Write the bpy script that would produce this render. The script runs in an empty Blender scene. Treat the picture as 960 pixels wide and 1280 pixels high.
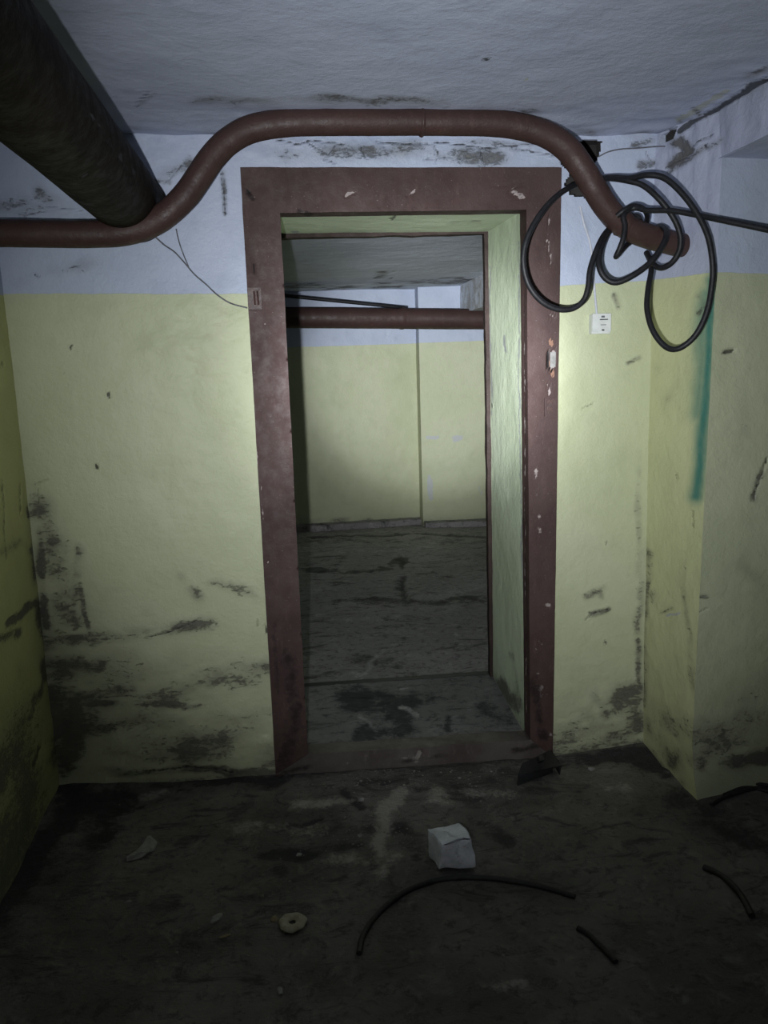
import bpy, bmesh, math, random
import numpy as np
from mathutils import Vector, Matrix
random.seed(7)
SC = bpy.context.scene
COL = SC.collection
PI = math.pi
# ------------------------------------------------------------------ camera
S = 2.65 / 2.45
FPX = 1.1142 * 900.0
PT, YW, RL = 0.1762, 0.114, -0.0315
D = 2.65                                   # distance of the door wall
O = np.array([0, 0, 1.2833 * S])
FW = np.array([math.sin(YW)*math.cos(PT), math.cos(YW)*math.cos(PT), -math.sin(PT)])
RT = np.array([math.cos(YW), -math.sin(YW), 0.0]); UP = np.cross(RT, FW)
RT, UP = math.cos(RL)*RT + math.sin(RL)*UP, -math.sin(RL)*RT + math.cos(RL)*UP

cd = bpy.data.cameras.new('camera'); cam = bpy.data.objects.new('camera', cd); COL.objects.link(cam)
cd.sensor_fit = 'HORIZONTAL'; cd.sensor_width = 36.0; cd.lens = FPX / 960.0 * 36.0
cd.clip_start = 0.02
M = Matrix(((RT[0], UP[0], -FW[0], O[0]), (RT[1], UP[1], -FW[1], O[1]), (RT[2], UP[2], -FW[2], O[2]), (0, 0, 0, 1)))
cam.matrix_world = M
SC.camera = cam

def at(x, y, ax, v):                       # the point seen at (x, y) on the plane axis[ax] = v
    d = FW + RT*(x-480)/FPX - UP*(y-640)/FPX
    return O + (v-O[ax])/d[ax]*d
def pix(P):
    d = P - O; z = np.maximum(d @ FW, 1e-3)
    return 480+FPX*(d @ RT)/z, 640-FPX*(d @ UP)/z

# ------------------------------------------------------------------ world, light, exposure
w = bpy.data.worlds.new('world'); SC.world = w; w.use_nodes = True
w.node_tree.nodes['Background'].inputs[0].default_value = (0.5, 0.55, 0.6, 1)
w.node_tree.nodes['Background'].inputs[1].default_value = 0.0
SC.view_settings.view_transform = 'Standard'; SC.view_settings.look = 'None'
SC.view_settings.exposure = 0.0; SC.view_settings.gamma = 1.0; SC.view_settings.use_curve_mapping = False

# the hand torch the room is lit with: one small round lamp just left of and under the lens,
# a bright spot from its reflector and a wide spill around it
TL = O + RT*(-0.075) + UP*(-0.06)
def beam(name, px, py, prof, power=1500.0):
    ld = bpy.data.lights.new(name, 'POINT'); t_ = bpy.data.objects.new(name, ld); COL.objects.link(t_)
    ld.energy = power; ld.color = (0.93, 0.97, 1.0); ld.shadow_soft_size = 0.012
    t_.location = TL; t_.rotation_euler = Vector(at(px, py, 1, D)-TL).to_track_quat('-Z', 'Y').to_euler()
    ld.use_nodes = True; nt = ld.node_tree           # reflector profile: angle from the axis -> strength
    g = nt.nodes.new('ShaderNodeTexCoord'); sp = nt.nodes.new('ShaderNodeSeparateXYZ'); nt.links.new(g.outputs['Normal'], sp.inputs[0])
    ab = nt.nodes.new('ShaderNodeMath'); ab.operation = 'ABSOLUTE'; nt.links.new(sp.outputs[2], ab.inputs[0])
    ac = nt.nodes.new('ShaderNodeMath'); ac.operation = 'ARCCOSINE'; nt.links.new(ab.outputs[0], ac.inputs[0])
    dv = nt.nodes.new('ShaderNodeMath'); dv.operation = 'DIVIDE'; nt.links.new(ac.outputs[0], dv.inputs[0]); dv.inputs[1].default_value = PI/2
    cr = nt.nodes.new('ShaderNodeValToRGB'); nt.links.new(dv.outputs[0], cr.inputs[0]); el = cr.color_ramp.elements
    while len(el) < len(prof): el.new(0.5)
    for e_, (a_, v_) in zip(el, prof):
        e_.position = a_/90.0; e_.color = (v_, v_, v_, 1)
    nt.links.new(cr.outputs[0], nt.nodes['Emission'].inputs['Strength'])
beam('hand_torch', 522, 474, [(0, .85), (4, .83), (6, .76), (8, .55), (9.5, .22), (11, .07), (13, .02), (15, 0), (80, 0)])
beam('hand_torch_spill', 568, 448, [(0, .20), (6, .20), (10, .185), (14, .15), (17, .122), (20, .098), (24, .072), (28, .050), (30.5, .029), (33, .010), (36, .0025), (38, .001), (50, .001), (80, 0)])

# ------------------------------------------------------------------ noise
def _h(ix, iy, iz, s):
    n = (ix*374761393 + iy*668265263 + iz*2147483647 + s*1274126177) & 0xFFFFFFFF
    n = ((n ^ (n >> 13))*1274126177) & 0xFFFFFFFF
    n = (n ^ (n >> 16)) & 0xFFFF
    return n/65535.0
def vn(P, s=0):
    i = np.floor(P).astype(np.int64); f = P-i; f = f*f*(3-2*f)
    r = 0
    for a in (0, 1):
        for b in (0, 1):
            for c in (0, 1):
                wt = (f[:, 0] if a else 1-f[:, 0])*(f[:, 1] if b else 1-f[:, 1])*(f[:, 2] if c else 1-f[:, 2])
                r = r + wt*_h(i[:, 0]+a, i[:, 1]+b, i[:, 2]+c, s)
    return r*2-1
def fbm(P, scale, oct=4, s=0, st=(1, 1, 1)):
    P = np.asarray(P)*np.array(st)*scale + 31.7; r = 0; a = 1.0
    for k in range(oct):
        r = r + a*vn(P, s+k); P = P*2.03+5.1; a *= .5
    return r/1.6

# ------------------------------------------------------------------ marks: worn places, a painted shadow and a painted highlight, given as strokes
def polydist(x, y, pts):
    d = np.full(x.shape, 1e9)
    if len(pts) == 1:
        return np.hypot(x-pts[0][0], y-pts[0][1])
    for (ax, ay), (bx, by) in zip(pts[:-1], pts[1:]):
        vx, vy = bx-ax, by-ay; L = vx*vx+vy*vy+1e-9
        t = np.clip(((x-ax)*vx+(y-ay)*vy)/L, 0, 1)
        d = np.minimum(d, np.hypot(x-ax-t*vx, y-ay-t*vy))
    return d
def strokes(P, lst, warp=4.0):
    """lst: (channel, points, width, strength[, y-squash]) -> RGBA marks per vertex"""
    x, y = pix(P); m = np.zeros((len(P), 4))
    wx = fbm(P, 14, 4, 11)*warp; wy = fbm(P, 14, 4, 17)*warp; w2x = fbm(P, 5, 4, 12)*warp*3; w2y = fbm(P, 5, 4, 18)*warp*3
    for e in lst:
        ch, pts, wd, stg = e[:4]
        q_ = min(1, wd/25); X = x+wx*min(1, wd/6+.25)+w2x*q_; Y = y+wy*min(1, wd/6+.25)+w2y*q_
        pts = [tuple(map(float, p)) for p in pts]
        if len(e) > 4:
            k = e[4]; d = polydist(X/k, Y, [(p[0]/k, p[1]) for p in pts])
        else: d = polydist(X, Y, pts)
        v = np.exp(-(d/(.62*wd))**2)*stg*1.05 if wd > 7 else np.clip(1.35*(1-d/wd), 0, 1)*stg
        m[:, ch] = np.maximum(m[:, ch], v)
    return m

def shade(me, ang=35):
    me.polygons.foreach_set('use_smooth', [True]*len(me.polygons))
    me.set_sharp_from_angle(angle=math.radians(ang))

def put(name, me, mat, parent=None, kind=None):
    o = bpy.data.objects.new(name, me); COL.objects.link(o)
    if mat: me.materials.append(mat)
    if parent: o.parent = parent
    if kind: o['kind'] = kind
    return o

def setattrs(me, P, marks=None, pl=None):
    n = len(P)
    if marks is not None:
        a = me.color_attributes.new('marks', 'FLOAT_COLOR', 'POINT'); a.data.foreach_set('color', marks.astype(np.float32).ravel())
    if pl is not None:
        a = me.attributes.new('pl', 'FLOAT', 'POINT'); a.data.foreach_set('value', pl.astype(np.float32))

def grid(name, c00, c10, c11, c01, step, mat, disp=0.004, dscale=3.0, lst=None, keep=None, plf=None, extra=None,
         parent=None, kind='structure', flip=False, autodark=None, dispf=None, warp=4.0, seed=0, shift=None):
    """a bilinear sheet c00-c10-c11-c01 of real cells, displaced along its normal"""
    c00, c10, c11, c01 = [np.array(c, float) for c in (c00, c10, c11, c01)]
    lu = max(np.linalg.norm(c10-c00), np.linalg.norm(c11-c01)); lv = max(np.linalg.norm(c01-c00), np.linalg.norm(c11-c10))
    nu, nv = max(1, int(lu/step)), max(1, int(lv/step))
    u, v = np.meshgrid(np.linspace(0, 1, nu+1), np.linspace(0, 1, nv+1)); u = u.ravel()[:, None]; v = v.ravel()[:, None]
    P = (1-u)*(1-v)*c00 + u*(1-v)*c10 + u*v*c11 + (1-u)*v*c01
    N = np.cross(c10-c00, c01-c00); N /= np.linalg.norm(N)
    P0 = P.copy()
    if shift is not None: P = P + shift(P0)
    m = strokes(P, lst, warp) if lst else np.zeros((len(P), 4))
    if lst: m[:, 0] *= np.clip(1.0+1.5*fbm(P, 8, 4, 23, (1, 1, 1.8)), .12, 1.5)
    if autodark is not None: m[:, 0] = np.maximum(m[:, 0], autodark(P0))
    pl = plf(P) if plf else np.full(len(P), -1.0)
    dd = disp*(fbm(P0, dscale, 5, seed)+.25*fbm(P0, dscale*7, 3, seed+40))
    if dispf is not None: dd = dd + dispf(P0, m)
    P = P + N*dd[:, None]
    idx = np.arange((nu+1)*(nv+1)).reshape(nv+1, nu+1)
    q = np.stack([idx[:-1, :-1], idx[:-1, 1:], idx[1:, 1:], idx[1:, :-1]], -1).reshape(-1, 4)
    if flip: q = q[:, ::-1]
    if keep is not None:
        cen = P0[q].mean(1); q = q[keep(cen)]
        used, inv = np.unique(q, return_inverse=True); q = inv.reshape(-1, 4); P = P[used]; m = m[used]; pl = pl[used]
    me = bpy.data.meshes.new(name)
    me.vertices.add(len(P)); me.vertices.foreach_set('co', P.astype(np.float32).ravel())
    me.loops.add(q.size); me.loops.foreach_set('vertex_index', q.astype(np.int32).ravel())
    me.polygons.add(len(q)); me.polygons.foreach_set('loop_start', np.arange(0, q.size, 4, dtype=np.int32))
    me.update(calc_edges=True); me.polygons.foreach_set('use_smooth', [True]*len(q))
    setattrs(me, P, m, pl)
    return put(name, me, mat, parent, kind)

def hexa(name, c, mat, step=.02, disp=.0015, dscale=12, parent=None, kind=None, lst=None, base=None, ang=40, seed=3, rnd=0.0, warp=3.0):
    """a six-sided block from 8 corners (bottom/front ordering: c[0..3] one face, c[4..7] the opposite), cut into small cells"""
    c = [np.array(p, float) for p in c]
    faces = [(0, 1, 2, 3), (5, 4, 7, 6), (4, 0, 3, 7), (1, 5, 6, 2), (3, 2, 6, 7), (4, 5, 1, 0)]
    V = []; F = []
    for fc in faces:
        a, b, cc, d = [c[i] for i in fc]
        nu = max(1, int(max(np.linalg.norm(b-a), np.linalg.norm(cc-d))/step)); nv = max(1, int(max(np.linalg.norm(d-a), np.linalg.norm(cc-b))/step))
        o = len(V)
        for j in range(nv+1):
            for i in range(nu+1):
                s, t = i/nu, j/nv
                V.append((1-s)*(1-t)*a+s*(1-t)*b+s*t*cc+(1-s)*t*d)
        for j in range(nv):
            for i in range(nu):
                k = o+j*(nu+1)+i; F.append((k, k+1, k+nu+2, k+nu+1))
    me = bpy.data.meshes.new(name); me.from_pydata([tuple(v) for v in V], [], F)
    bm = bmesh.new(); bm.from_mesh(me); bmesh.ops.remove_doubles(bm, verts=bm.verts, dist=1e-5)
    bmesh.ops.recalc_face_normals(bm, faces=bm.faces)
    if rnd > 0:
        for _ in range(3): bmesh.ops.smooth_vert(bm, verts=bm.verts, factor=rnd, use_axis_x=True, use_axis_y=True, use_axis_z=True)
    bm.to_mesh(me); bm.free()
    P = np.zeros(len(me.vertices)*3); me.vertices.foreach_get('co', P); P = P.reshape(-1, 3)
    m = strokes(P, lst, warp) if lst else np.zeros((len(P), 4))
    dsp = np.stack([fbm(P, dscale, 4, seed+i*7) for i in range(3)], 1)*disp
    me.vertices.foreach_set('co', (P+dsp).astype(np.float32).ravel())
    setattrs(me, P, m, P[:, 2]*0)
    shade(me, ang)
    return put(name, me, mat, parent, kind)

def box(name, lo, hi, mat, **k):
    x0, y0, z0 = lo; x1, y1, z1 = hi
    return hexa(name, [(x0, y0, z0), (x1, y0, z0), (x1, y0, z1), (x0, y0, z1), (x0, y1, z0), (x1, y1, z0), (x1, y1, z1), (x0, y1, z1)], mat, **k)

def smooth_path(pts, sub=8):
    P = [np.array(p, float) for p in pts]; P = [2*P[0]-P[1]]+P+[2*P[-1]-P[-2]]; out = []
    for i in range(1, len(P)-2):
        for k in range(sub):
            t = k/sub
            out.append(.5*((2*P[i])+(-P[i-1]+P[i+1])*t+(2*P[i-1]-5*P[i]+4*P[i+1]-P[i+2])*t*t+(-P[i-1]+3*P[i]-3*P[i+1]+P[i+2])*t**3))
    out.append(P[-2]); return out

def tubes(name, paths, mat, parent=None, seg=10, disp=0, dscale=20, sub=8, kind=None, seed=5, cap=True, lst=None):
    """paths: list of (points, radius or list of radii); all swept into one mesh"""
    V = []; F = []
    for pts, r in paths:
        if sub > 1:
            sp_ = smooth_path(pts, sub)
            if not np.isscalar(r): r = np.interp(np.linspace(0, len(pts)-1, len(sp_)), np.arange(len(pts)), r)
        else: sp_ = [np.array(p, float) for p in pts]
        n = len(sp_); rr = np.full(n, r) if np.isscalar(r) else np.array(r)
        T = [sp_[min(i+1, n-1)]-sp_[max(i-1, 0)] for i in range(n)]; T = [t/(np.linalg.norm(t)+1e-12) for t in T]
        up = np.array([0, 0, 1.]) if abs(T[0][2]) < .9 else np.array([1., 0, 0])
        nn = np.cross(T[0], up); nn /= np.linalg.norm(nn); base = len(V)
        for i in range(n):
            nn = nn-T[i]*(nn@T[i]); nn /= np.linalg.norm(nn); b = np.cross(T[i], nn)
            for k in range(seg):
                a = 2*PI*k/seg; V.append(sp_[i]+rr[i]*(math.cos(a)*nn+math.sin(a)*b))
        for i in range(n-1):
            for k in range(seg):
                a = base+i*seg+k; b_ = base+i*seg+(k+1) % seg; F.append((a, b_, b_+seg, a+seg))
        if cap:
            F.append(tuple(base+k for k in range(seg))[::-1]); F.append(tuple(base+(n-1)*seg+k for k in range(seg)))
    V = np.array(V)
    if disp: V = V+np.stack([fbm(V, dscale, 4, seed+i*5) for i in range(3)], 1)*disp
    me = bpy.data.meshes.new(name); me.from_pydata([tuple(v) for v in V], [], F)
    setattrs(me, V, strokes(V, lst) if lst else np.zeros((len(V), 4)), V[:, 0]*0)
    shade(me, 50)
    return put(name, me, mat, parent, kind)

def empty(name, loc=(0, 0, 0)):
    o = bpy.data.objects.new(name, None); COL.objects.link(o); o.empty_display_size = .05
    o.location = [float(v) for v in loc]; return o
def adopt(root):
    """parts were modelled at their real place; keep them there under a root placed at the thing's base"""
    T_ = Matrix.Translation(root.location).inverted()
    for c in root.children: c.matrix_parent_inverse = T_
def tag(o, label, cat, group=None):
    o['label'] = label; o['category'] = cat
    if group: o['group'] = group
    return o

# ------------------------------------------------------------------ materials
class NT:
    def __init__(s, name):
        s.m = bpy.data.materials.new(name); s.m.use_nodes = True; s.t = s.m.node_tree; s.n = s.t.nodes; s.b = s.n['Principled BSDF']
        s.pos = s.node('ShaderNodeNewGeometry').outputs['Position']
    def node(s, ty, **k):
        n = s.n.new(ty)
        for a, v in k.items(): setattr(n, a, v)
        return n
    def inp(s, sock, v):
        if isinstance(v, bpy.types.NodeSocket): s.t.links.new(v, sock)
        elif v is not None:
            sock.default_value = (*v, 1) if isinstance(v, tuple) and len(v) == 3 and sock.type == 'RGBA' else v
    def math(s, op, a, b=None, c=None, clamp=False):
        n = s.node('ShaderNodeMath', operation=op, use_clamp=clamp)
        for i, v in enumerate((a, b, c)):
            if v is not None: s.inp(n.inputs[i], v)
        return n.outputs[0]
    def scalev(s, st):
        n = s.node('ShaderNodeVectorMath', operation='MULTIPLY'); s.inp(n.inputs[0], s.pos); n.inputs[1].default_value = st; return n.outputs[0]
    def noise(s, scale, detail=4, rough=.55, st=None, dist=0):
        n = s.node('ShaderNodeTexNoise'); s.inp(n.inputs['Vector'], s.scalev(st) if st else s.pos)
        n.inputs['Scale'].default_value = scale; n.inputs['Detail'].default_value = detail; n.inputs['Roughness'].default_value = rough; n.inputs['Distortion'].default_value = dist
        return n.outputs['Fac']
    def mix(s, f, a, b):
        n = s.node('ShaderNodeMix', data_type='RGBA'); s.inp(n.inputs[0], f); s.inp(n.inputs[6], a); s.inp(n.inputs[7], b); return n.outputs[2]
    def ss(s, v, lo, hi, a=0.0, b=1.0):
        n = s.node('ShaderNodeMapRange', interpolation_type='SMOOTHSTEP'); s.inp(n.inputs[0], v)
        for i, q in zip((1, 2, 3, 4), (lo, hi, a, b)): n.inputs[i].default_value = q
        return n.outputs[0]
    def marks(s):
        a = s.node('ShaderNodeAttribute', attribute_name='marks'); x = s.node('ShaderNodeSeparateColor'); s.t.links.new(a.outputs['Color'], x.inputs[0])
        return x.outputs[0], x.outputs[1], x.outputs[2], a.outputs['Alpha']
    def attr(s, nm): return s.node('ShaderNodeAttribute', attribute_name=nm).outputs['Fac']
    def bump(s, hgt, dist, strength=1.0, nrm=None):
        n = s.node('ShaderNodeBump'); n.inputs['Distance'].default_value = dist; n.inputs['Strength'].default_value = strength; s.inp(n.inputs['Height'], hgt)
        if nrm: s.inp(n.inputs['Normal'], nrm)
        return n.outputs[0]
    def fin(s, col, rough=.6, nrm=None, spec=.5, metal=0):
        s.inp(s.b.inputs['Base Color'], col); s.inp(s.b.inputs['Roughness'], rough); s.b.inputs['Specular IOR Level'].default_value = spec; s.b.inputs['Metallic'].default_value = metal
        if nrm: s.inp(s.b.inputs['Normal'], nrm)
        return s.m

def plaster(name, low, high, lowvar, highvar, special=(.025, .19, .165), bumpd=.004, dirt_shade=(.065, .062, .054), rough=.5, white_lines=0.0, dirt_shade_amt=.74, specks=.64):
    t = NT(name); R, G, B, A = t.marks()
    nb = t.noise(2.2, 4, .6); nm = t.noise(11, 5, .6); nf = t.noise(60, 5, .65); nff = t.noise(230, 3, .6)
    na = t.noise(16, 7, .72, st=(1.0, 1.0, 2.4), dist=.6)
    low_ = t.mix(t.ss(nb, .35, .65), low, lowvar); low_ = t.mix(t.math('MULTIPLY', t.ss(nm, .45, .8), .35), low_, tuple(c*.82 for c in low))
    high_ = t.mix(t.ss(nb, .35, .65), high, highvar); high_ = t.mix(t.math('MULTIPLY', t.ss(nm, .5, .8), .3), high_, tuple(c*.72 for c in high))
    pl = t.attr('pl'); edge = t.math('ADD', pl, t.math('MULTIPLY', t.math('SUBTRACT', nm, .5), .012))
    edge = t.math('ADD', edge, t.math('MULTIPLY', t.math('SUBTRACT', nf, .5), .004))
    isw = t.ss(edge, -.0012, .0012)
    c = t.mix(isw, low_, high_)
    c = t.mix(t.math('MULTIPLY', t.ss(nf, specks, .78), .45), c, tuple(v*.55 for v in low))
    # chips showing pale plaster, sprayed paint
    c = t.mix(t.ss(t.math('ADD', B, t.math('MULTIPLY', t.math('SUBTRACT', nf, .5), 1.2)), .45, .6), c, (.47, .49, .475))
    c = t.mix(t.math('MULTIPLY', t.math('MULTIPLY', A, t.ss(nm, .1, .55, .75, 1.0)), .92), c, special)
    # grime, and the painted pipe shadow on the ceiling: broken up by stretched noise
    ng = t.noise(42, 5, .7, st=(1.0, 1.0, 1.9), dist=.8)
    dn = t.math('ADD', R, t.math('MULTIPLY', t.math('SUBTRACT', na, .5), 1.9)); dn = t.math('ADD', dn, t.math('MULTIPLY', t.math('SUBTRACT', ng, .5), 2.2)); gate = t.ss(R, .0, .35)
    df = t.math('MULTIPLY', t.ss(dn, .56, 1.12), gate)
    c = t.mix(t.math('MULTIPLY', df, dirt_shade_amt), c, dirt_shade)
    soft = t.math('MULTIPLY', t.math('MULTIPLY', t.ss(R, .0, 1.1), t.ss(nm, .2, .7, .55, 1.0)), .78); c = t.mix(soft, c, tuple(v*1.9 for v in dirt_shade))
    c = t.mix(t.math('MULTIPLY', t.ss(t.math('ADD', G, t.math('MULTIPLY', t.math('SUBTRACT', nf, .5), 1.6)), .35, .85), t.ss(G, .02, .2, 0, .85)), c, (.03, .027, .025))
    h = t.math('ADD', t.math('MULTIPLY', nm, 1.6), t.math('MULTIPLY', nf, .55)); h = t.math('ADD', h, t.math('MULTIPLY', nff, .12))
    h = t.math('SUBTRACT', h, t.math('MULTIPLY', df, .5)); h = t.math('SUBTRACT', h, t.math('MULTIPLY', G, 1.5)); h = t.math('SUBTRACT', h, t.math('MULTIPLY', isw, .15))
    if white_lines:
        nl = t.noise(3.0, 8, .75, st=(.5, 3.2, 3.2), dist=.3); c = t.mix(t.math('MULTIPLY', t.ss(nl, .42, .30), .45), c, (.25, .27, .31)); c = t.mix(t.math('MULTIPLY', t.ss(nl, .58, .66), white_lines), c, (.8, .82, .86))
        h = t.math('ADD', h, nl)
    return t.fin(c, rough, t.bump(h, bumpd), .35)

YEL = (.49, .52, .335); YEL2 = (.53, .555, .375)
WHT = (.42, .475, .60); WHT2 = (.47, .52, .65)
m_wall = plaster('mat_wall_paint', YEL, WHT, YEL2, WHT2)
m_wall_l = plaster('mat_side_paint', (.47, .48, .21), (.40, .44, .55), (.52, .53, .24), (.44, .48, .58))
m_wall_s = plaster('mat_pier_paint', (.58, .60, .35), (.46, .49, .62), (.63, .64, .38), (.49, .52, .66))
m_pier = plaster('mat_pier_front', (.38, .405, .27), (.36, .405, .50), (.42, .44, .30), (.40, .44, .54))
m_unseen_dark = plaster('mat_unseen_dark', (.10, .10, .09), (.12, .12, .12), (.13, .13, .12), (.13, .13, .13), rough=.9)  # dark tone for unseen walls, chosen to cut bounce light
m_far = plaster('mat_far_paint', YEL, WHT, YEL2, WHT2, bumpd=.003)
m_ceil = plaster('mat_ceiling', (.47, .51, .66), (.34, .36, .43), (.53, .57, .72), (.34, .36, .43), rough=.8, specks=.72, bumpd=.0032)
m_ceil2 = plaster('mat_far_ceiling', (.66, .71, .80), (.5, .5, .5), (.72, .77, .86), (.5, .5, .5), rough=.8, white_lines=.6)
m_rev = plaster('mat_reveal_green', (.66, .75, .55), WHT, (.72, .80, .61), WHT2, special=(.5, .12, .05), bumpd=.003)

def floor_mat(name, a, b, dark, bumpd=.008):
    t = NT(name); R, G, B, A = t.marks()
    n1 = t.noise(2.5, 6, .6, dist=.4); n2 = t.noise(13, 7, .68, dist=.5); n3 = t.noise(70, 5, .7); n4 = t.noise(5, 6, .7, st=(1, 2.2, 1), dist=1.0)
    c = t.mix(t.ss(n1, .38, .64), a, b); c = t.mix(t.math('MULTIPLY', t.ss(n2, .48, .72), .6), c, tuple(v*1.6 for v in b)); c = t.mix(t.math('MULTIPLY', t.ss(t.noise(26, 6, .75, dist=.3), .5, .66), .6), c, dark); c = t.mix(t.math('MULTIPLY', t.ss(n4, .52, .66), .75), c, dark)
    c = t.mix(t.math('MULTIPLY', t.ss(n3, .68, .8), .6), c, tuple(v*2.4 for v in b))
    nn = t.math('MULTIPLY', t.math('SUBTRACT', n2, .5), 1.5)
    nn2 = t.math('ADD', nn, t.math('MULTIPLY', t.math('SUBTRACT', n3, .5), 1.4)); c = t.mix(t.math('MULTIPLY', t.math('MULTIPLY', t.ss(t.math('ADD', R, nn2), .25, 1.0), t.ss(R, 0, .3)), .85), c, dark)
    c = t.mix(t.math('MULTIPLY', t.math('MULTIPLY', t.ss(t.math('ADD', B, nn2), .25, 1.0), t.ss(B, 0, .3)), .75), c, tuple(min(.5, v*2.3) for v in b))
    c = t.mix(t.math('MULTIPLY', G, .97), c, (.008, .008, .009))
    h = t.math('ADD', t.math('MULTIPLY', n2, 1.2), t.math('MULTIPLY', n3, .5)); h = t.math('ADD', h, n4)
    return t.fin(c, t.ss(n2, .3, .7, .55, .9), t.bump(h, bumpd), .4)
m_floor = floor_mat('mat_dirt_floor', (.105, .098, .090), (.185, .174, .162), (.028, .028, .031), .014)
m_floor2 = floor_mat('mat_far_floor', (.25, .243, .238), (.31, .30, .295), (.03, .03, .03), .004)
m_sill = floor_mat('mat_threshold', (.155, .152, .152), (.20, .195, .195), (.02, .022, .028), .004)

def paint_brown(name, base, var, wear=.5, chip_hilite=(.33, .28, .27), spec=.5, rough=.42, dark=(.018, .01, .01)):
    t = NT(name); R, G, B, A = t.marks()
    n1 = t.noise(5, 5, .6); n2 = t.noise(38, 6, .7, st=(1, 1, .35)); n3 = t.noise(150, 4, .6); n4 = t.noise(22, 6, .7)
    c = t.mix(t.ss(n1, .35, .65), base, var); c = t.mix(t.math('MULTIPLY', t.ss(n2, .52, .75), .5), c, tuple(v*1.6 for v in var))
    c = t.mix(t.math('MULTIPLY', t.ss(n3, .66, .76), wear), c, chip_hilite)
    c = t.mix(t.ss(t.math('ADD', A, t.math('MULTIPLY', t.math('SUBTRACT', n4, .5), 1.0)), .45, .6), c, (.27, .15, .105))
    c = t.mix(t.ss(t.math('ADD', B, t.math('MULTIPLY', t.math('SUBTRACT', n4, .5), 1.4)), .5, .62), c, chip_hilite)
    nn = t.math('MULTIPLY', t.math('SUBTRACT', n4, .5), 1.4)
    c = t.mix(t.math('MULTIPLY', t.math('MULTIPLY', t.ss(t.math('ADD', R, nn), .3, .75), t.ss(R, 0, .2)), .85), c, dark)
    c = t.mix(t.ss(G, .3, .6), c, (.01, .008, .008))
    h = t.math('ADD', n4, t.math('MULTIPLY', n3, .3)); h = t.math('SUBTRACT', h, t.math('MULTIPLY', G, 2.0)); h = t.math('SUBTRACT', h, B)
    return t.fin(c, t.ss(n4, .3, .7, rough-.08, rough+.2), t.bump(h, .0025), spec)
m_frame = paint_brown('mat_frame_brown', (.054, .031, .029), (.072, .044, .041), .65, rough=.6, spec=.3)
m_sillb = paint_brown('mat_sill_worn', (.07, .055, .05), (.11, .095, .088), .8, (.24, .22, .2))
m_pipe = paint_brown('mat_pipe_brown', (.046, .025, .022), (.058, .032, .028), .2, rough=.48, spec=.3)
m_duct = paint_brown('mat_duct_brown', (.0085, .006, .004), (.012, .0085, .006), .05, chip_hilite=(.05, .05, .056), rough=.6, spec=.12)
m_edge = paint_brown('mat_back_trim', (.030, .020, .018), (.045, .030, .027), .3, spec=.2, rough=.6)

def simple(name, col, var, scale=30, rough=.5, bumpd=.001, metal=0, spec=.5, spk=None):
    t = NT(name); n = t.noise(scale, 5, .65); c = t.mix(t.ss(n, .35, .65), col, var)
    if spk: c = t.mix(t.math('MULTIPLY', t.ss(t.noise(scale*3, 4, .6), .6, .72), .7), c, spk)
    return t.fin(c, rough, t.bump(n, bumpd), spec, metal)
m_cable = simple('mat_black_cable', (.010, .010, .012), (.016, .016, .018), 60, .5, spec=.3, spk=(.03, .03, .03))
m_cable_d = simple('mat_dusty_cable', (.012, .012, .013), (.022, .021, .02), 60, .6)
m_wire = simple('mat_grey_wire', (.09, .09, .10), (.16, .16, .18), 60, .6)
m_wirew = simple('mat_white_conduit', (.5, .52, .58), (.58, .6, .66), 60, .6)
m_box = simple('mat_switch_white', (.60, .62, .60), (.68, .70, .68), 40, .4)
m_dark = simple('mat_slot_dark', (.03, .03, .03), (.05, .05, .05), 40, .6)
m_cavity = simple('mat_cavity', (.03, .028, .027), (.05, .045, .042), 20, .95, .006)
m_stone = simple('mat_stone', (.50, .53, .59), (.72, .74, .82), 16, .85, .012, spk=(.2, .2, .21))
m_chip = simple('mat_plaster_chip', (.22, .22, .21), (.32, .31, .30), 60, .85, .003)
m_ring = simple('mat_beige_ring', (.30, .27, .20), (.40, .37, .29), 60, .7, .003, spk=(.1, .08, .06))
m_plast = simple('mat_black_plastic_and_shadow', (.010, .010, .012), (.018, .018, .02), 40, .5)
m_iron = simple('mat_rust_iron', (.045, .025, .022), (.07, .035, .03), 60, .5, .002)
m_straw = simple('mat_wood_chip', (.20, .16, .10), (.26, .21, .13), 60, .8)

# ================================================================== SETTING
def lerp(a, b, t): return a+(b-a)*t
def pl_back(P):      # height over the painted line of the door wall
    xs = [-.9, -.11, .91, 1.25]; zs = [1.652, 1.636, 1.641, 1.652]
    return P[:, 2]-np.interp(P[:, 0], xs, zs)
def inpoly(x, y, poly):
    r = np.zeros(x.shape, bool); j = len(poly)-1
    for i in range(len(poly)):
        xi, yi = poly[i]; xj, yj = poly[j]
        c = ((yi > y) != (yj > y)) & (x < (xj-xi)*(y-yi)/(yj-yi+1e-12)+xi); r ^= c; j = i
    return r
OX0, OX1, OZ = .0, .822, 1.875          # clear opening in the wall
hole1 = [(703, 190), (722, 180), (730, 174), (752, 175), (750, 192), (742, 205), (746, 222), (752, 245), (738, 250), (712, 244), (706, 230), (712, 214), (700, 204)]
def keep_back(c):
    x, y = pix(c)
    return ~((c[:, 0] > OX0-.03) & (c[:, 0] < OX1+.03) & (c[:, 2] < OZ+.03)) & ~inpoly(x+fbm(c, 40, 2, 3)*3, y+fbm(c, 40, 2, 9)*3, hole1)

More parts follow.
